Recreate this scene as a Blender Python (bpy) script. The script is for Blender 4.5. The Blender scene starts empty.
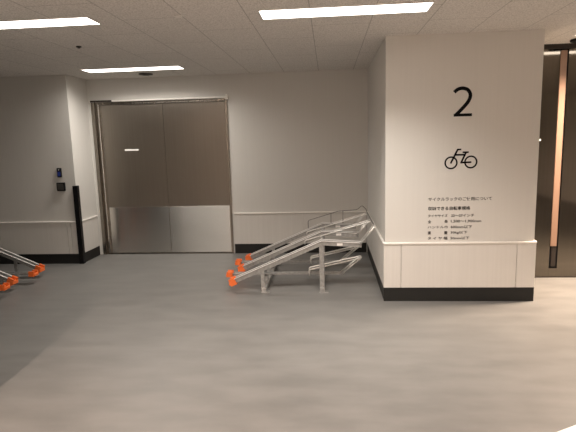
import bpy, bmesh, math, random
from mathutils import Vector, Matrix
random.seed(4)
C = bpy.context.scene
COL = C.collection

# ------------------------------------------------------------------ camera
cam_d = bpy.data.cameras.new('camera')
cam = bpy.data.objects.new('camera', cam_d)
COL.objects.link(cam)
cam_d.sensor_fit = 'HORIZONTAL'
cam_d.sensor_width = 36.0
cam_d.lens = 36.0 * 493.5 / 576.0
cam_d.clip_start = 0.05
yaw, pitch, roll = math.radians(4.848), math.radians(8.792), math.radians(-1.566)
fwd = Vector((-math.sin(yaw) * math.cos(pitch), math.cos(yaw) * math.cos(pitch), -math.sin(pitch)))
rgt = Vector((math.cos(yaw), math.sin(yaw), 0))
upv = rgt.cross(fwd)
r2 = rgt * math.cos(roll) + upv * math.sin(roll)
u2 = -rgt * math.sin(roll) + upv * math.cos(roll)
m = Matrix((r2, u2, -fwd)).transposed().to_4x4()
m.translation = (0, 0, 1.5)
cam.matrix_world = m
C.camera = cam

# ------------------------------------------------------------------ world, exposure
w = bpy.data.worlds.new('world')
C.world = w
w.use_nodes = True
w.node_tree.nodes['Background'].inputs[0].default_value = (1.0, 0.8, 0.62, 1)
w.node_tree.nodes['Background'].inputs[1].default_value = 0.12
C.view_settings.view_transform = 'Standard'
C.view_settings.look = 'None'
C.view_settings.gamma = 1
C.view_settings.exposure = 0.12
STRIP_GLOW = 4.5           # what the diffuser itself gives off
LAMP_W = 19.0              # watts of each strip lamp
LAMP_SPREAD = math.radians(118)
WARM = (1.0, 0.935, 0.86, 1)    # strips in view
PINK = (1.0, 0.775, 0.64, 1)      # warmer lamps of the hall behind the camera

# ------------------------------------------------------------------ dimensions
H = 2.35                   # ceiling
YB = 6.447                 # rear wall
XP1, XP2, YP = 0.503, 1.809, 4.455     # pillar block
XL, YL = -3.165, 5.938     # corner of the wall on the left
YE = 5.208                 # lift front
ZT, ZB = 0.546, 0.13       # wainscot top, skirting top
XD1, XD2, ZD = -3.119, -1.295, 2.055   # steel double door

# ------------------------------------------------------------------ materials
def mat(name, col, rough=0.5, metal=0.0, **kw):
    mt = bpy.data.materials.new(name)
    mt.use_nodes = True
    nt = mt.node_tree
    b = nt.nodes['Principled BSDF']
    b.inputs['Base Color'].default_value = (*col, 1)
    b.inputs['Roughness'].default_value = rough
    b.inputs['Metallic'].default_value = metal
    for k, v in kw.items():
        b.inputs[k.replace('_', ' ')].default_value = v
    return mt, nt, b

def coords(nt, scale, kind='Object'):
    tc = nt.nodes.new('ShaderNodeTexCoord')
    mp = nt.nodes.new('ShaderNodeMapping')
    mp.inputs['Scale'].default_value = scale
    nt.links.new(tc.outputs[kind], mp.inputs['Vector'])
    return mp.outputs['Vector']

def noise_mix(nt, b, ca, cb, vec, scale=1.0, detail=4, lo=0.3, hi=0.7):
    n = nt.nodes.new('ShaderNodeTexNoise')
    n.inputs['Scale'].default_value = scale
    n.inputs['Detail'].default_value = detail
    nt.links.new(vec, n.inputs['Vector'])
    r = nt.nodes.new('ShaderNodeMapRange')
    r.inputs['From Min'].default_value = lo
    r.inputs['From Max'].default_value = hi
    nt.links.new(n.outputs['Fac'], r.inputs['Value'])
    mx = nt.nodes.new('ShaderNodeMix')
    mx.data_type = 'RGBA'
    nt.links.new(r.outputs['Result'], mx.inputs['Factor'])
    mx.inputs['A'].default_value = (*ca, 1)
    mx.inputs['B'].default_value = (*cb, 1)
    nt.links.new(mx.outputs['Result'], b.inputs['Base Color'])
    return n, mx

def bump(nt, b, src, strength, dist=0.002):
    bp = nt.nodes.new('ShaderNodeBump')
    bp.inputs['Strength'].default_value = strength
    bp.inputs['Distance'].default_value = dist
    nt.links.new(src, bp.inputs['Height'])
    nt.links.new(bp.outputs['Normal'], b.inputs['Normal'])

M = {}
# painted wall with a very fine vertical ribbing
mt, nt, b = mat('wall_paint', (0.60, 0.575, 0.54), 0.75)
noise_mix(nt, b, (0.668, 0.648, 0.61), (0.682, 0.662, 0.624), coords(nt, (60, 60, 1.2)), 1.0, 3)
M['wall'] = mt
mt, nt, b = mat('wainscot_panel', (0.60, 0.57, 0.53), 0.6)
noise_mix(nt, b, (0.67, 0.645, 0.605), (0.70, 0.675, 0.635), coords(nt, (50, 50, 1.0)), 1.0, 3)
M['panel'] = mt
M['ledge'] = mat('wainscot_ledge', (0.86, 0.83, 0.78), 0.35)[0]
M['skirt'] = mat('skirting_vinyl', (0.017, 0.017, 0.016), 0.5, Specular_IOR_Level=0.3)[0]
M['groove'] = mat('groove_filler', (0.30, 0.28, 0.26), 0.8)[0]

# vinyl floor with long faint streaks
mt, nt, b = mat('vinyl_floor', (0.25, 0.24, 0.225), 0.42)
n1, mx1 = noise_mix(nt, b, (0.165, 0.162, 0.155), (0.215, 0.21, 0.20), coords(nt, (1.6, 4.5, 1)), 1.5, 9, 0.3, 0.7)
n2 = nt.nodes.new('ShaderNodeTexNoise')
n2.inputs['Scale'].default_value = 260
n2.inputs['Detail'].default_value = 2
nt.links.new(coords(nt, (1, 1, 1)), n2.inputs['Vector'])
mr = nt.nodes.new('ShaderNodeMapRange')
mr.inputs['To Min'].default_value = 0.88
mr.inputs['To Max'].default_value = 1.12
nt.links.new(n2.outputs['Fac'], mr.inputs['Value'])
ml = nt.nodes.new('ShaderNodeVectorMath'); ml.operation = 'SCALE'
nt.links.new(mx1.outputs['Result'], ml.inputs[0])
nt.links.new(mr.outputs['Result'], ml.inputs['Scale'])
nt.links.new(ml.outputs['Vector'], b.inputs['Base Color'])
rr = nt.nodes.new('ShaderNodeMapRange')
rr.inputs['To Min'].default_value = 0.36
rr.inputs['To Max'].default_value = 0.52
nt.links.new(n1.outputs['Fac'], rr.inputs['Value'])
nt.links.new(rr.outputs['Result'], b.inputs['Roughness'])
M['floor'] = mt

# mineral-fibre ceiling boards: speckle plus dark joints
mt, nt, b = mat('ceiling_board', (0.45, 0.43, 0.4), 0.9)
v = coords(nt, (1, 1, 1))
n, mx = noise_mix(nt, b, (0.56, 0.535, 0.50), (0.78, 0.75, 0.715), v, 95, 3, 0.36, 0.56)
br = nt.nodes.new('ShaderNodeTexBrick')
mp = nt.nodes.new('ShaderNodeMapping')
mp.inputs['Rotation'].default_value = (0, 0, math.radians(90))
mp.inputs['Location'].default_value = (0.20, -0.11 - 0.435 * 20, 0)
mp2 = nt.nodes.new('ShaderNodeMapping')
tc = nt.nodes.new('ShaderNodeTexCoord')
# swap x and y so that the long joints run away from the camera
sep = nt.nodes.new('ShaderNodeSeparateXYZ'); cmb = nt.nodes.new('ShaderNodeCombineXYZ')
ax = nt.nodes.new('ShaderNodeMath'); ax.operation = 'ADD'; ax.inputs[1].default_value = 0.11 + 0.435 * 20
ay = nt.nodes.new('ShaderNodeMath'); ay.operation = 'ADD'; ay.inputs[1].default_value = 20.0
nt.links.new(tc.outputs['Object'], sep.inputs[0])
nt.links.new(sep.outputs['X'], ax.inputs[0]); nt.links.new(sep.outputs['Y'], ay.inputs[0])
nt.links.new(ay.outputs[0], cmb.inputs['X']); nt.links.new(ax.outputs[0], cmb.inputs['Y'])
nt.nodes.remove(mp); nt.nodes.remove(mp2)
nt.links.new(cmb.outputs[0], br.inputs['Vector'])
br.inputs['Scale'].default_value = 1.0
br.inputs['Brick Width'].default_value = 0.87
br.inputs['Row Height'].default_value = 0.435
br.inputs['Mortar Size'].default_value = 0.0035
br.inputs['Mortar Smooth'].default_value = 0.2
br.inputs['Color1'].default_value = (1, 1, 1, 1)
br.inputs['Color2'].default_value = (0.97, 0.97, 0.97, 1)
br.inputs['Mortar'].default_value = (0.6, 0.6, 0.6, 1)
mm = nt.nodes.new('ShaderNodeMix'); mm.data_type = 'RGBA'; mm.blend_type = 'MULTIPLY'
mm.inputs['Factor'].default_value = 1
nt.links.new(mx.outputs['Result'], mm.inputs['A']); nt.links.new(br.outputs['Color'], mm.inputs['B'])
nt.links.new(mm.outputs['Result'], b.inputs['Base Color'])
M['ceiling'] = mt

def steel(name, ca, cb, rough, aniso, rot, streak, r_var=0.08):
    mt, nt, b = mat(name, ca, rough, 1.0)
    n, mx = noise_mix(nt, b, ca, cb, coords(nt, streak), 1.0, 4, 0.3, 0.7)
    b.inputs['Anisotropic'].default_value = aniso
    b.inputs['Anisotropic Rotation'].default_value = rot
    if aniso:
        tg = nt.nodes.new('ShaderNodeCombineXYZ')        # grain of the brushing, along world X
        tg.inputs['X'].default_value = 1.0
        nt.links.new(tg.outputs['Vector'], b.inputs['Tangent'])
    r = nt.nodes.new('ShaderNodeMapRange')
    r.inputs['To Min'].default_value = rough - r_var
    r.inputs['To Max'].default_value = rough + r_var
    nt.links.new(n.outputs['Fac'], r.inputs['Value'])
    nt.links.new(r.outputs['Result'], b.inputs['Roughness'])
    return mt
M['door_steel'] = steel('door_steel', (0.36, 0.325, 0.283), (0.385, 0.35, 0.305), 0.36, 0.85, 0.0, (60, 60, 1.0), 0.02)
KROT = 0.25
M['kick_steel'] = steel('kick_plate_steel', (0.74, 0.71, 0.67), (0.78, 0.75, 0.71), 0.25, 1.0, KROT, (1, 1, 20), 0.02)
M['frame_steel'] = steel('frame_steel', (0.27, 0.243, 0.21), (0.31, 0.28, 0.245), 0.28, 0.0, 0.0, (60, 60, 1.5))
M['lift_steel'] = steel('lift_door_steel', (0.19, 0.168, 0.14), (0.205, 0.182, 0.152), 0.065, 0.0, 0.0, (50, 50, 1.0), 0.01)
M['copper'] = mat('copper_tone', (0.29, 0.18, 0.125), 0.6, 0.1)[0]
M['chrome'] = mat('bright_steel', (0.75, 0.73, 0.70), 0.2, 1.0)[0]
mt, nt, b = mat('galvanised_steel', (0.4, 0.4, 0.39), 0.34, 0.4)
noise_mix(nt, b, (0.30, 0.297, 0.285), (0.43, 0.427, 0.415), coords(nt, (1, 1, 1)), 40, 5)
M['galv'] = mt
M['wire'] = mat('steel_wire', (0.80, 0.79, 0.76), 0.32, 0.75)[0]
M['lit_rim'] = mat('lit_rim_steel', (0.86, 0.85, 0.83), 0.35, 0.15)[0]  # paler copy of the rail steel, for overhead light on the top edges
M['darkwire'] = mat('dark_wire', (0.22, 0.21, 0.2), 0.45, 0.6)[0]
mt, nt, b = mat('orange_plastic', (0.95, 0.19, 0.04), 0.4)
M['orange'] = mt
M['black'] = mat('black_plastic', (0.006, 0.006, 0.007), 0.45, Specular_IOR_Level=0.25)[0]
M['darkmetal'] = mat('dark_header', (0.045, 0.036, 0.03), 0.4, 0.4)[0]
M['unseen_panel'] = mat('unseen_panel_grey', (0.06, 0.056, 0.05), 0.5)[0]  # for the unseen panels mirrored in the kick plates
M['ink'] = mat('black_lettering', (0.004, 0.004, 0.005), 0.7, Specular_IOR_Level=0.1)[0]
M['white'] = mat('white_plate', (0.85, 0.83, 0.8), 0.4)[0]
M['blue'] = mat('blue_display', (0.02, 0.03, 0.10), 0.25, Emission_Color=(0.12, 0.2, 1, 1), Emission_Strength=0.05)[0]
M['tape'] = mat('white_floor_tape', (0.88, 0.86, 0.82), 0.5)[0]
M['grille'] = mat('dark_grille', (0.05, 0.046, 0.042), 0.6)[0]
M['strip'] = mat('lamp_diffuser', (0.9, 0.9, 0.9), 0.5, Emission_Color=WARM, Emission_Strength=STRIP_GLOW)[0]
M['lampframe'] = mat('lamp_frame', (0.75, 0.72, 0.68), 0.4)[0]

# ------------------------------------------------------------------ mesh helpers
def box(bm, x0, x1, y0, y1, z0, z1, bev=0.0, seg=2):
    t = bmesh.new()
    vs = [t.verts.new((x, y, z)) for x in (x0, x1) for y in (y0, y1) for z in (z0, z1)]
    for f in ((0, 1, 3, 2), (4, 6, 7, 5), (0, 4, 5, 1), (2, 3, 7, 6), (0, 2, 6, 4), (1, 5, 7, 3)):
        t.faces.new([vs[i] for i in f])
    bmesh.ops.recalc_face_normals(t, faces=t.faces)
    if bev:
        bmesh.ops.bevel(t, geom=t.edges[:], offset=bev, segments=seg, profile=0.5, affect='EDGES')
    merge(bm, t)

def merge(bm, t):
    me = bpy.data.meshes.new('tmp')
    t.to_mesh(me); t.free()
    bm.from_mesh(me)
    bpy.data.meshes.remove(me)

def cyl(bm, c, r, depth, axis='Z', seg=24, bev=0.0, r2=None):
    t = bmesh.new()
    bmesh.ops.create_cone(t, cap_ends=True, segments=seg, radius1=r, radius2=r if r2 is None else r2, depth=depth)
    if bev:
        bmesh.ops.bevel(t, geom=[e for e in t.edges if len(e.link_faces) == 2 and e.calc_face_angle() > 1], offset=bev, segments=2, affect='EDGES')
    if axis == 'X': bmesh.ops.rotate(t, verts=t.verts, matrix=Matrix.Rotation(math.pi / 2, 3, 'Y'))
    if axis == 'Y': bmesh.ops.rotate(t, verts=t.verts, matrix=Matrix.Rotation(math.pi / 2, 3, 'X'))
    bmesh.ops.translate(t, verts=t.verts, vec=c)
    merge(bm, t)

def sweep_xz(bm, path, prof, yc):
    """sweep a closed profile [(y, n)] along a path in the x-z plane, mitred at the bends"""
    n = len(path); rings = []
    for i, p in enumerate(path):
        p = Vector(p)
        a = (Vector(path[i]) - Vector(path[i - 1])).normalized() if i else None
        c = (Vector(path[i + 1]) - Vector(path[i])).normalized() if i < n - 1 else None
        if a is None: a = c
        if c is None: c = a
        na = Vector((-a[1], a[0])); nc = Vector((-c[1], c[0]))
        nn = (na + nc).normalized(); k = 1 / max(0.4, nn.dot(na))
        rings.append([bm.verts.new((p[0] + nn[0] * h * k, yc + y, p[1] + nn[1] * h * k)) for y, h in prof])
    m_ = len(prof); fs = []
    for i in range(n - 1):
        for j in range(m_):
            fs.append(bm.faces.new((rings[i][j], rings[i][(j + 1) % m_], rings[i + 1][(j + 1) % m_], rings[i + 1][j])))
    fs.append(bm.faces.new(rings[0])); fs.append(bm.faces.new(rings[-1]))
    bmesh.ops.recalc_face_normals(bm, faces=fs)

def tube(bm, pts, r, seg=10, closed=False):
    """round rod through 3-D points with softened corners"""
    P = [Vector(p) for p in pts]
    Q = []
    for i, p in enumerate(P):
        if not closed and (i == 0 or i == len(P) - 1):
            Q.append(p); continue
        a = P[i - 1]; c = P[(i + 1) % len(P)]
        d = min(0.022, (a - p).length * .4, (c - p).length * .4)
        s = p + (a - p).normalized() * d; e = p + (c - p).normalized() * d
        for t in (0, .33, .67, 1):
            Q.append((1 - t) ** 2 * s + 2 * t * (1 - t) * p + t * t * e)
    n = len(Q); rings = []; ref = None
    for i in range(n):
        if closed: d = (Q[(i + 1) % n] - Q[i - 1])
        else: d = Q[min(i + 1, n - 1)] - Q[max(i - 1, 0)]
        d.normalize()
        if ref is None:
            ref = Vector((0, 1, 0)) if abs(d.y) < .9 else Vector((0, 0, 1))
        u = (ref - d * ref.dot(d))
        if u.length < 1e-4: u = d.orthogonal()
        u.normalize(); v = d.cross(u); ref = u
        rings.append([bm.verts.new(Q[i] + (u * math.cos(k * 2 * math.pi / seg) + v * math.sin(k * 2 * math.pi / seg)) * r) for k in range(seg)])
    fs = []
    for i in range(n if closed else n - 1):
        A = rings[i]; B = rings[(i + 1) % n]
        for k in range(seg):
            fs.append(bm.faces.new((A[k], A[(k + 1) % seg], B[(k + 1) % seg], B[k])))
    if not closed:
        fs.append(bm.faces.new(rings[0])); fs.append(bm.faces.new(rings[-1]))
    for f in fs: f.smooth = True
    bmesh.ops.recalc_face_normals(bm, faces=fs)

def obj(name, bm, material, parent=None):
    me = bpy.data.meshes.new(name)
    bm.to_mesh(me); bm.free()
    me.materials.append(material)
    o = bpy.data.objects.new(name, me)
    COL.objects.link(o)
    if parent: o.parent = parent
    return o

def single(fn):
    bm = bmesh.new(); fn(bm); return bm

def bx(*a, **k):
    bm = bmesh.new(); box(bm, *a, **k); return bm

def struct(name, bm, material, parent=None):
    o = obj(name, bm, material, parent)
    o['kind'] = 'structure'
    return o

def thing(name, label, cat, loc=(0, 0, 0), group=None):
    o = bpy.data.objects.new(name, None)
    COL.objects.link(o); o.location = loc; o.empty_display_size = 0.1
    o['label'] = label; o['category'] = cat
    if group: o['group'] = group
    return o

def tag(o, label, cat, group=None):
    o['label'] = label; o['category'] = cat
    if group: o['group'] = group
    return o

# ------------------------------------------------------------------ room shell
XW, XE, YS = -5.6, 5.2, -4.0
struct('floor', bx(XW - .2, XE + .2, YS - .2, YB + .6, -0.2, 0), M['floor'])
struct('ceiling', bx(XW - .2, XE + .2, YS - .2, YB + .6, H, H + 0.2), M['ceiling'])

# rear wall with the door opening cut out
bm = bmesh.new()
box(bm, XL, XD1, YB, YB + .2, 0, H)
box(bm, XD1, XD2, YB, YB + .2, ZD, H)
box(bm, XD2, XP1, YB, YB + .2, 0, H)
struct('wall_back', bm, M['wall'])
struct('wall_left', bx(XW, XL, YL, YB + .2, 0, H), M['wall'])
struct('wall_far_left', bx(XW - .2, XW, YS, YB + .2, 0, H), M['wall'])
struct('wall_pillar', bx(XP1, XP2, YP, YB + .2, 0, H), M['wall'])
struct('wall_right', bx(XE, XE + .2, YS, YB + .2, 0, H), M['wall'])
struct('wall_front', bx(XW, XE, YS - .2, YS, 0, H), M['wall'])
# block that closes the bay on the near left, just outside the frame
struct('wall_near_left', bx(XW, -2.10, YS, 2.70, 0, H), M['wall'])
struct('unseen_dark_panel_1', bx(-4.36, -3.16, 2.70, 2.73, 0, 2.2, bev=.003), M['unseen_panel'])  # unseen dark panel, added to darken part of the kick plates' reflection
struct('unseen_dark_panel_2', bx(XW, -4.66, 2.70, 2.73, 0, 2.2, bev=.003), M['unseen_panel'])  # second unseen panel, added for the same reflection

# wainscot: slightly proud panels, grooves between them, bright ledge on top, black skirting
def wainscot(name, runs):
    """runs: (axis, fixed, a, b, outward) ; panels stand 14 mm proud of the wall"""
    t = 0.014
    pan = bmesh.new(); led = bmesh.new(); sk = bmesh.new()
    for axis, fx, a, b, out, cuts in runs:
        lo, hi = (fx, fx + out * t) if out > 0 else (fx + out * t, fx)
        edges = [a] + list(cuts) + [b]
        for i in range(len(edges) - 1):
            s = edges[i] + (0.0025 if i else 0); e = edges[i + 1] - (0.0025 if i < len(edges) - 2 else 0)
            if axis == 'x': box(pan, s, e, lo, hi, ZB, ZT - .008, bev=.0015, seg=1)
            else: box(pan, lo, hi, s, e, ZB, ZT - .008, bev=.0015, seg=1)
        o2 = 0.024
        l2, h2 = (fx, fx + out * o2) if out > 0 else (fx + out * o2, fx)
        if axis == 'x':
            box(led, a - (.004 if name == 'pillar' else 0), b + (.004 if name == 'pillar' else 0), l2, h2, ZT - .012, ZT + .008, bev=.0085, seg=3)
            box(sk, a, b, *((fx, fx + out * .009) if out > 0 else (fx + out * .009, fx)), 0, ZB)
        else:
            box(led, l2, h2, a, b, ZT - .012, ZT + .008, bev=.0085, seg=3)
            box(sk, *((fx, fx + out * .009) if out > 0 else (fx + out * .009, fx)), a, b, 0, ZB)
    struct('wainscot_' + name, pan, M['panel'])
    struct('trim_' + name, led, M['ledge'])
    struct('baseboard_' + name, sk, M['skirt'])
wainscot('pillar', [('x', YP, XP1 - .014, XP2 + .014, -1, (0.645, 1.66)),
                    ('y', XP1, YP, YB - .02, -1, (4.62, 5.55)),
                    ('y', XP2, YP, YE, 1, (4.62,))])
wainscot('back', [('x', YB, XD2 + .02, XP1 - .02, -1, (-.35,))])
wainscot('left', [('x', YL, XW, XL + .014, -1, (-4.232, -3.322, -3.272)),
                  ('y', XL, YL, YB - .03, 1, ())])
wainscot('near_left', [('x', 2.70, -3.15, -2.10, 1, (-2.5,)), ('y', -2.10, YS, 2.70, 1, (0.3, 1.5))])

# ------------------------------------------------------------------ ceiling strip lights
def strip_lamp(xc, yc, label, ln=1.13, wd=0.19, watt=None, col=WARM, spread=None, rz=0):
    t = thing('ceiling_light', label, 'ceiling light', (xc, yc, H), 'recessed strip lights in the ceiling')
    bm = bmesh.new()
    x0, x1, y0, y1 = -ln / 2, ln / 2, -wd / 2, wd / 2
    f = .008
    box(bm, x0 - f, x1 + f, y0 - f, y0, -.006, .0)
    box(bm, x0 - f, x1 + f, y1, y1 + f, -.006, .0)
    box(bm, x0 - f, x0, y0, y1, -.006, .0)
    box(bm, x1, x1 + f, y0, y1, -.006, .0)
    obj('frame', bm, M['lampframe'], t)
    obj('diffuser', bx(x0, x1, y0, y1, -.005, -.001), M['strip'], t)
    ld = bpy.data.lights.new('lamp', 'AREA'); ld.shape = 'RECTANGLE'; ld.size = ln; ld.size_y = wd
    ld.energy = LAMP_W if watt is None else watt
    ld.color = col[:3]; ld.spread = LAMP_SPREAD if spread is None else math.radians(spread)
    t.rotation_euler.z = rz
    lo = bpy.data.objects.new('lamp', ld); COL.objects.link(lo); lo.parent = t; lo.location = (0, 0, -.0065)
    return t
strip_lamp(0.12, 3.52, 'long lit strip light in the ceiling at the top centre of the photo', wd=.235, watt=25)
strip_lamp(-2.165, 3.45, 'lit strip light in the ceiling cut off by the left edge of the photo', wd=.20, watt=8, spread=150)
strip_lamp(-2.22, 5.70, 'lit strip light in the ceiling just in front of the steel double door', wd=.23, watt=22, spread=155)
strip_lamp(2.76, 4.68, 'lit strip light in the lift lobby ceiling beyond the right edge', watt=105, col=(1, .78, .60))
for x, y, wt, rz, lab in ((2.6, 0.2, 40, 0, 'strip light in the ceiling to the right of the camera'),
                          (-1.92, -0.1, 140, math.pi / 2, 'strip light in the ceiling to the left of the camera'),
                          (0.1, -0.5, 80, 0, 'strip light in the ceiling behind the camera'),
                          (1.4, -0.5, 45, 0, 'strip light in the ceiling behind and right of the camera')):
    strip_lamp(x, y, lab, watt=wt, col=PINK, spread=155, rz=rz)

# ------------------------------------------------------------------ ceiling fittings
def disc_fitting(name, label, cat, x, y, r, h, material, inner=True):
    t = thing(name, label, cat, (x, y, H))
    bm = bmesh.new(); cyl(bm, (0, 0, -h / 2), r, h, seg=28, bev=min(.003, h * .3)); obj('housing', bm, material, t)
    if inner:
        bm = bmesh.new(); cyl(bm, (0, 0, -h - .004), r * .5, .008, seg=20, bev=.002); obj('sensor', bm, M['grille'], t)
    return t
disc_fitting('smoke_detector', 'small dark round detector on the ceiling behind the leftmost strip light', 'detector', -2.147, 4.30, .024, .010, M['grille'])
disc_fitting('ceiling_speaker', 'dark flat round ceiling fitting between strip light and steel door', 'ceiling fitting', -2.23, 6.12, .085, .012, M['grille'])
disc_fitting('sprinkler_cap', 'faint pale round cap on the ceiling left of the centre strip light', 'sprinkler', -1.005, 3.45, .03, .006, M['lampframe'], False)
disc_fitting('ceiling_camera', 'black round dome on the lobby ceiling in front of the lift', 'camera', 2.36, 4.98, .10, .02, M['black'])

# ------------------------------------------------------------------ steel double door
dr = thing('double_door', 'wide brushed stainless steel double door with bright kick plates in the back wall', 'door', (-2.2, YB, 0))
dx = 2.2
yf = 0.0
bm = bmesh.new()
box(bm, XD1 + dx, XD1 + dx + .045, -.012, .15, 0, ZD, bev=.002)
box(bm, XD2 + dx - .030, XD2 + dx, -.012, .15, 0, ZD, bev=.002)
box(bm, XD1 + dx + .045, XD2 + dx - .03, -.002, .15, ZD - .035, ZD, bev=.002)
obj('door_frame', bm, M['frame_steel'], dr)
bm = bmesh.new()
box(bm, XD1 + dx - .01, XD2 + dx + .012, -.045, .0, ZD - .004, ZD + .018, bev=.0095, seg=3)
box(bm, XD2 + dx - .012, XD2 + dx + .014, -.045, .0, ZD - .02, ZD + .045, bev=.004)
obj('head_trim', bm, M['ledge'], dr)
obj('head_shadow', bx(XD1 + dx + .01, XD1 + dx + .30, -.05, -.030, ZD - .004, ZD + .0185), M['darkmetal'], dr)  # dark strip standing for the shadow on the left of the head trim
obj('edge_strip', bx(XD1 + dx + .085, XD1 + dx + .096, .0, .03, 0.02, ZD - .035, bev=.002), M['chrome'], dr)
obj('side_panel', bx(XD1 + dx + .045, XD1 + dx + .12, .03, .06, 0, ZD - .035), M['frame_steel'], dr)
xm = -2.165
for s, (a, b_) in enumerate(((XD1 + .12, xm - .0015), (xm + .0015, XD2 - .03))):
    leaf = obj('door_leaf', bx(a + dx, b_ + dx, .03, .08, 0.008, ZD - .037, bev=.002), M['door_steel'], dr)
    leaf['label'] = ('left leaf of brushed steel with white tag', 'right leaf of plain brushed steel')[s]
    obj('kick_plate', bx(a + dx + .002, b_ + dx - .002, .024, .0305, 0.015, 0.648, bev=.001), M["kick_steel"], leaf)
    if s == 0:
        obj('name_tag', bx(-2.72 + dx, -2.53 + dx, .024, .031, 1.408, 1.432, bev=.002), M['white'], leaf)
obj('door_sill', bx(XD1 + dx + .04, XD2 + dx - .03, .0, .12, 0, .003), M['frame_steel'], dr)
# dark lining behind the leaves
obj('reveal_lining', bx(XD1 + dx, XD2 + dx, .12, .19, 0, ZD), M['darkmetal'], dr)

# ------------------------------------------------------------------ lift front on the right
lf = thing('elevator_entrance', 'polished dark stainless steel lift front with copper-toned vertical strip, right of the pillar', 'elevator', (2.3, YE, 0))
lx = -2.3
obj('door_panel', bx(XP2 + lx, 2.272 + lx, .0, .05, .006, 2.305, bev=.001), M['lift_steel'], lf)
obj('door_panel', bx(2.354 + lx, 3.30 + lx, .0, .05, .006, 2.305, bev=.001), M['lift_steel'], lf)
obj('door_panel', bx(3.31 + lx, XE + lx, .0, .05, .006, 2.305, bev=.001), M['lift_steel'], lf)
obj('door_gap', bx(2.272 + lx, 2.354 + lx, .012, .05, .10, 2.305), M['black'], lf)
obj('sill_filler', bx(2.272 + lx, 2.354 + lx, .0, .05, .006, .10), M['lift_steel'], lf)
obj('copper_strip', bx(2.277 + lx, 2.338 + lx, -.006, .012, .335, 2.29, bev=.004), M['copper'], lf)['label'] = 'copper-toned vertical strip'  # copper-toned strip on the steel front
obj('dark_strip_end', bx(2.292 + lx, 2.338 + lx, .002, .012, .12, .335, bev=.002), M['darkmetal'], lf)  # dark lower end of the copper-toned strip
obj('kick_strip', bx(XP2 + lx, XE + lx, -.002, .0, .0, .012), M['darkmetal'], lf)
obj('header', bx(XP2 + lx, XE + lx, -.012, .05, 2.305, H), M['darkmetal'], lf)
struct('wall_lobby', bx(XP2, XE, YE + .06, YE + .25, 0, H), M['wall'])
obj('floor_indicator', bx(2.085 + lx, 2.128 + lx, -.006, .001, 1.418, 1.438, bev=.002), M['white'], lf)['label'] = 'small white tag on the steel'

# ------------------------------------------------------------------ left corner fittings
g = thing('corner_guard', 'tall black rubber guard on the wall corner left of the steel door', 'corner guard', (XL, YL, 0))
bm = bmesh.new()
box(bm, -.030, .0265, -.0265, -.0205, .0, 1.0, bev=.002)
box(bm, .0205, .0265, -.0265, .035, .0, 1.0, bev=.002)
box(bm, -.030, .0, -.021, .0, ZT + .008, 1.0)
box(bm, -.0, .0205, -.021, .035, ZT + .008, 1.0)
obj('guard_strip', bm, M['black'], g)

cr = thing('card_reader', 'small black card reader with blue display, upper of two boxes on the left wall', 'card reader', (-3.354, YL, 1.17))
obj('housing', bx(-.028, .028, -.022, 0, -.058, .058, bev=.005), M['black'], cr)
obj('display', bx(-.018, .018, -.024, -.0215, -.042, .010), M['blue'], cr)
bm = bmesh.new(); cyl(bm, (0, -.023, .035), .006, .004, 'Y', 14); obj('indicator_lamp', bm, M['white'], cr)
sw = thing('switch_box', 'square black box on the left wall below the card reader', 'switch', (-3.347, YL, .993))
obj('housing', bx(-.053, .053, -.03, 0, -.053, .053, bev=.006), M['black'], sw)
obj('cover', bx(-.040, .040, -.033, -.029, -.040, .040, bev=.002), M['grille'], sw)

# ------------------------------------------------------------------ signs on the pillar
def text_mesh(body, x0, x1, z, hgt=None, bold=0.0, parent=None, name='text_line'):
    cu = bpy.data.curves.new('t', 'FONT')
    cu.body = body; cu.size = 1; cu.align_x = 'LEFT'; cu.offset = bold; cu.resolution_u = 3
    o = bpy.data.objects.new('t', cu); COL.objects.link(o)
    dg = bpy.context.evaluated_depsgraph_get(); dg.update()
    me = bpy.data.meshes.new_from_object(o.evaluated_get(dg))
    bpy.data.objects.remove(o); bpy.data.curves.remove(cu)
    xs = [v.co.x for v in me.vertices]; ys = [v.co.y for v in me.vertices]
    if not xs: print('EMPTY TEXT', body); return None
    s = (x1 - x0) / (max(xs) - min(xs))
    sy = s if hgt is None else hgt / (max(ys) - min(ys))
    cy = (max(ys) + min(ys)) / 2
    for v in me.vertices:
        v.co = (x0 + (v.co.x - min(xs)) * s, 0, z + (v.co.y - cy) * sy)
    me.materials.clear(); me.materials.append(M['ink'])
    # a little thickness, like cut vinyl
    bm = bmesh.new(); bm.from_mesh(me)
    r = bmesh.ops.extrude_face_region(bm, geom=bm.faces[:])
    for v in [q for q in r['geom'] if isinstance(q, bmesh.types.BMVert)]: v.co.y -= .0012
    bmesh.ops.recalc_face_normals(bm, faces=bm.faces)
    bm.to_mesh(me); bm.free()
    q = bpy.data.objects.new(name, me); COL.objects.link(q)
    if parent: q.parent = parent
    return q

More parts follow.
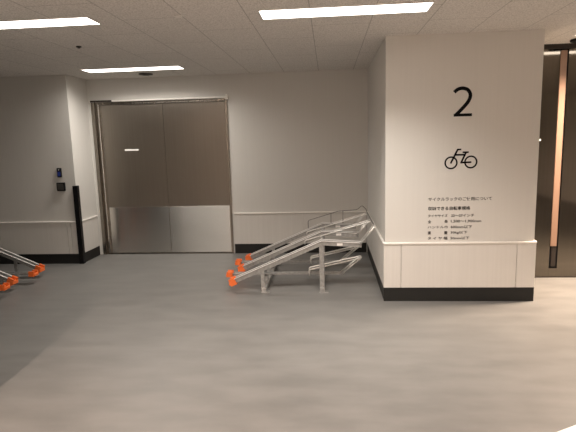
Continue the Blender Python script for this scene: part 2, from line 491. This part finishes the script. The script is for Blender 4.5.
def numeral_two():
    ctrl = [(.03, .845), (.16, .925), (.32, .972), (.50, .975), (.70, .925), (.83, .80), (.84, .66), (.74, .50), (.55, .34), (.33, .18), (.13, .045)]
    pts = []
    for i in range(len(ctrl) - 1):
        p0, p1, p2, p3 = [Vector(ctrl[max(0, min(len(ctrl) - 1, i + k))]) for k in (-1, 0, 1, 2)]
        for q in range(6):
            t = q / 6
            pts.append(.5 * ((2 * p1) + (p2 - p0) * t + (2 * p0 - 5 * p1 + 4 * p2 - p3) * t * t + (3 * p1 - p0 - 3 * p2 + p3) * t ** 3))
    pts.append(Vector(ctrl[-1]))
    pts = [Vector((1.080 + p.x * .165, 1.660 + p.y * .240)) for p in pts]
    bm = bmesh.new(); R = []; hw = .0150
    for i, p in enumerate(pts):
        d = (pts[min(i + 1, len(pts) - 1)] - pts[max(i - 1, 0)]).normalized(); n = Vector((-d.y, d.x)) * hw
        R.append([bm.verts.new(v) for v in ((p.x + n.x, 0, p.y + n.y), (p.x + n.x, -.0015, p.y + n.y), (p.x - n.x, -.0015, p.y - n.y), (p.x - n.x, 0, p.y - n.y))])
    for a, b in zip(R, R[1:]):
        for k in range(3): bm.faces.new((a[k], b[k], b[k + 1], a[k + 1]))
    box(bm, 1.084, 1.238, -.0017, 0, 1.658, 1.682)
    bmesh.ops.recalc_face_normals(bm, faces=bm.faces)
    return bm
num = obj('number_sign', numeral_two(), M['ink'])
num.location.y = YP
tag(num, 'large black numeral 2 on the white pillar', 'sign')

bm = bmesh.new()
def P(cx, cy): return (1.071 + (cx - 135) * .000690, 1.260 + (283 - cy) * .000700)
def flat_stroke(bm, a, b_, wd):
    a = Vector(P(*a)); b_ = Vector(P(*b_)); d = (b_ - a).normalized(); n = Vector((-d.y, d.x)) * wd / 2
    a = a - d * wd * .3; b_ = b_ + d * wd * .3
    q = [a + n, b_ + n, b_ - n, a - n]
    f = [bm.verts.new((p.x, -.0015, p.y)) for p in q]; k = [bm.verts.new((p.x, 0, p.y)) for p in q]
    bm.faces.new(f)
    for i in range(4): bm.faces.new((f[i], f[(i + 1) % 4], k[(i + 1) % 4], k[i]))
def ring(bm, c, r, wd, n=48):
    c = Vector(P(*c)); V = []
    for i in range(n):
        a = 2 * math.pi * i / n
        V.append([bm.verts.new((c.x + math.cos(a) * q, y, c.y + math.sin(a) * q)) for q, y in ((r - wd / 2, 0), (r - wd / 2, -.0015), (r + wd / 2, -.0015), (r + wd / 2, 0))])
    for i in range(n):
        A, B = V[i], V[(i + 1) % n]
        for k in range(3): bm.faces.new((A[k], B[k], B[k + 1], A[k + 1]))
W = .0155
ring(bm, (135, 283), .050, .0135); ring(bm, (380, 278), .050, .0135)
flat_stroke(bm, (133, 285), (213, 122), W); flat_stroke(bm, (213, 119), (252, 119), W * .9)
flat_stroke(bm, (195, 185), (305, 185), W); flat_stroke(bm, (282, 155), (345, 155), W * .9)
flat_stroke(bm, (317, 160), (262, 280), W); flat_stroke(bm, (258, 283), (380, 280), W)
bmesh.ops.recalc_face_normals(bm, faces=bm.faces)
bk = obj('bicycle_pictogram', bm, M['ink']); bk.location.y = YP
tag(bk, 'black line pictogram of a bicycle on the white pillar below the numeral', 'sign')

nt_ = thing('usage_notice', 'seven lines of black Japanese lettering low on the white pillar', 'notice', (0, YP, 0))
L = [('サイクルラックのご使用について', .880, 1.431, .940, .033, .008),
     ('収納できる自転車規格', .880, 1.247, .857, .034, .016),
     ('タイヤサイズ', .880, 1.052, .791, .026, .011), ('22～27インチ', 1.082, 1.282, .791, .026, .011),
     ('全', .880, .909, .738, .028, .009), ('長', 1.024, 1.055, .738, .028, .009), ('1,500～1,900mm', 1.082, 1.345, .738, .027, .011),
     ('ハンドル巾', .880, 1.055, .688, .025, .007), ('600mm以下', 1.082, 1.268, .688, .028, .011),
     ('重', .880, .909, .636, .028, .009), ('量', 1.024, 1.055, .636, .028, .009), ('30kg以下', 1.082, 1.228, .636, .029, .011),
     ('タ イ ヤ 幅', .880, 1.055, .586, .028, .009), ('50mm以下', 1.082, 1.246, .586, .027, .011)]
for s, a, b_, z, h, bo in L:
    text_mesh(s, a, b_, z, h, bo, nt_)

# ------------------------------------------------------------------ bicycle racks
HY = (4.76, 5.26, 5.76)      # raised rails
LY = (5.01, 5.51)            # low rails
XC, YC = -0.33, 5.26
def channel(hw, lo, hi, t, lip=.009):
    return [(-hw, lo), (hw, lo), (hw, hi - t), (hw + lip, hi - t), (hw + lip, hi), (hw - t, hi), (hw - t, lo + t),
            (-hw + t, lo + t), (-hw + t, hi), (-hw - lip, hi), (-hw - lip, hi - t), (-hw, hi - t)]
U = channel(.034, -.020, .023, .005)
UL = channel(.034, -.005, .010, .004, .006)
CAPO = [(-.047, -.036), (.047, -.036), (.047, .036), (.026, .036), (.022, -.006), (-.022, -.006), (-.026, .036), (-.047, .036)]
CAPL = [(-.047, -.026), (.047, -.026), (.047, .030), (.026, .030), (.022, -.004), (-.022, -.004), (-.026, .030), (-.047, .030)]
def make_rack(label):
    t = thing('bicycle_rack', label, 'bicycle rack', (XC, YC, 0), 'bicycle racks')
    def put(name, bm, material, parent=t):
        bmesh.ops.translate(bm, verts=bm.verts, vec=(-XC, -YC, 0))
        return obj(name, bm, material, parent)
    # floor beams, posts, cross beams
    for x in (-.66, -.08):
        bm = bmesh.new()
        box(bm, x - .024, x + .024, 4.70, 5.84, .006, .046, bev=.003)
        for y in (4.72, 5.82):
            box(bm, x - .03, x + .06, y - .03, y + .03, 0, .008, bev=.002)
            cyl(bm, (x + .045, y, .012), .010, .012, seg=6)
        put('floor_beam', bm, M['galv'])
    put('cross_beam', bx(-.10, -.065, 4.775, 5.775, .425, .465, bev=.003), M['galv'])
    for y in (4.752, 5.77):
        bm = bmesh.new()
        box(bm, -.105, -.058, y - .02, y + .02, .008, .49, bev=.004)
        put('post', bm, M['galv'])
    for y in HY:
        put('bracket', bx(-.69, -.655, y - .033, y - .020, .04, .225, bev=.001), M['galv'])
        if y != 4.76 and y != 5.76:
            pass
    for y in LY:
        put('bracket', bx(-.70, -.655, y - .02, y + .02, .04, .100, bev=.001), M['galv'])
        put('bracket', bx(-.10, -.055, y - .02, y + .02, .04, .096, bev=.001), M['galv'])
    # raised rails
    for y in HY:
        bm = bmesh.new()
        sweep_xz(bm, [(-.965, .108), (-.075, .492), (.308, .466)], U, y)
        rail = put('raised_rail', bm, M['galv'])
        for sgn in (-1, 1):
            bm = bmesh.new()
            lo_, hi_ = sorted((sgn * .030, sgn * .047))
            sweep_xz(bm, [(-.955, .1115), (-.075, .492), (.308, .466)], [(lo_, .023), (hi_, .023), (hi_, .0275), (lo_, .0275)], y)
            put('lit_rim_strip', bm, M['lit_rim'], rail)  # light catching the rail's top edge, painted as a pale strip
        d = Vector((.905, .394)).normalized()
        bm = bmesh.new()
        a = Vector((-1.003, .092)); e = a + d * .062
        sweep_xz(bm, [tuple(a), tuple(a + d * .012), tuple(e)], CAPO, y)
        box(bm, -1.012, -.985, y - .05, y + .05, .068, .108, bev=.008)
        put('end_cap', bm, M['orange'], rail)
        bm = bmesh.new(); e = .046
        if y > 4.9:
            tube(bm, [(-.268, y - e, .38), (-.268, y - e, .420), (.440, y - e, .622), (.440, y + e, .622), (-.268, y + e, .420), (-.268, y + e, .38)], .0075)
            tube(bm, [(.405, y - e, .612), (.285, y - e, .475)], .0075)
            tube(bm, [(.405, y + e, .612), (.285, y + e, .475)], .0075)
        else:
            tube(bm, [(.292, y - e, .480), (.432, y - e, .655), (.432, y + e, .655), (.292, y + e, .480)], .0075)
        put('wheel_loop', bm, M['wire'], rail)
        put('rating_plate', bx(.07, .125, y - .0375, y - .034, .468, .492), M['white'], rail)
        for bx_, bz_ in ((-.84, .160), (-.22, .428)):
            bm = bmesh.new(); cyl(bm, (bx_, y - .037, bz_), .009, .006, 'Y', 8)
            put('bolt', bm, M['chrome'], rail)
    # low rails
    for y in LY:
        bm = bmesh.new()
        sweep_xz(bm, [(-1.05, .113), (.125, .113)], UL, y)
        rail = put('low_rail', bm, M['galv'])
        bm = bmesh.new()
        sweep_xz(bm, [(-1.085, .112), (-1.025, .112)], CAPL, y)
        box(bm, -1.094, -1.068, y - .042, y + .042, .086, .118, bev=.008)
        put('end_cap', bm, M['orange'], rail)
        bm = bmesh.new(); e = .046
        tube(bm, [(-.212, y - e, .10), (-.222, y - e, .162), (.318, y - e, .285), (.318, y + e, .285), (-.222, y + e, .162), (-.212, y + e, .10)], .0085)
        tube(bm, [(.312, y - e, .282), (.118, y - e, .118)], .0085)
        tube(bm, [(.312, y + e, .282), (.118, y + e, .118)], .0085)
        put('wheel_loop', bm, M['wire'], rail)
    # dark rod that ties the loop tips together
    bm = bmesh.new()
    tube(bm, [(.434, 4.74, .655), (.440, 5.26, .634), (.440, 5.78, .634)], .006, 8)
    put('tie_rod', bm, M['darkwire'])
    # thin guard wire on the rail nearest the wall
    y = 5.80
    bm = bmesh.new()
    tube(bm, [(-.253, y, .44), (-.253, y, .543), (.102, y, .648), (.33, y, .665), (.385, y, .715), (.432, y, .665), (.438, y, .64)], .0045, 8)
    tube(bm, [(.019, y, .618), (.019, y, .50)], .0045, 8)
    tube(bm, [(.160, y, .648), (.160, y, .49)], .0045, 8)
    put('guard_wire', bm, M['darkwire'])
    return t
rack = make_rack('galvanised steel bicycle rack with orange rail ends standing left of the white pillar')
def dup(root, label):
    def rec(o, par):
        c = o.copy(); COL.objects.link(c)
        if par: c.parent = par
        for ch in [q for q in o.children]: rec(ch, c)
        return c
    r = rec(root, None); r['label'] = label
    return r
r2_ = dup(rack, 'galvanised bicycle rack with orange ends cut off by the left edge, below card reader')
r2_.rotation_euler = (0, 0, math.pi)
r2_.location = (-3.335 - (.997 + XC), 4.81, 0)

# ------------------------------------------------------------------ floor line, bottom right corner
bm = bmesh.new()
a = Vector((1.10, 2.384)); d = Vector((.105, .057)).normalized(); n = Vector((d.y, -d.x))
q = [a - d * .02, a + d * 1.2, a + d * 1.2 + n * .05, a - d * .02 + n * .05]
lo = [bm.verts.new((p.x, p.y, 0.0)) for p in q]; hi = [bm.verts.new((p.x, p.y, .0012)) for p in q]
bm.faces.new(hi); bm.faces.new(lo)
for i in range(4): bm.faces.new((lo[i], lo[(i + 1) % 4], hi[(i + 1) % 4], hi[i]))
bmesh.ops.recalc_face_normals(bm, faces=bm.faces)
tag(obj('floor_marking', bm, M['tape']), 'white line on the floor at the bottom right corner', 'floor marking')
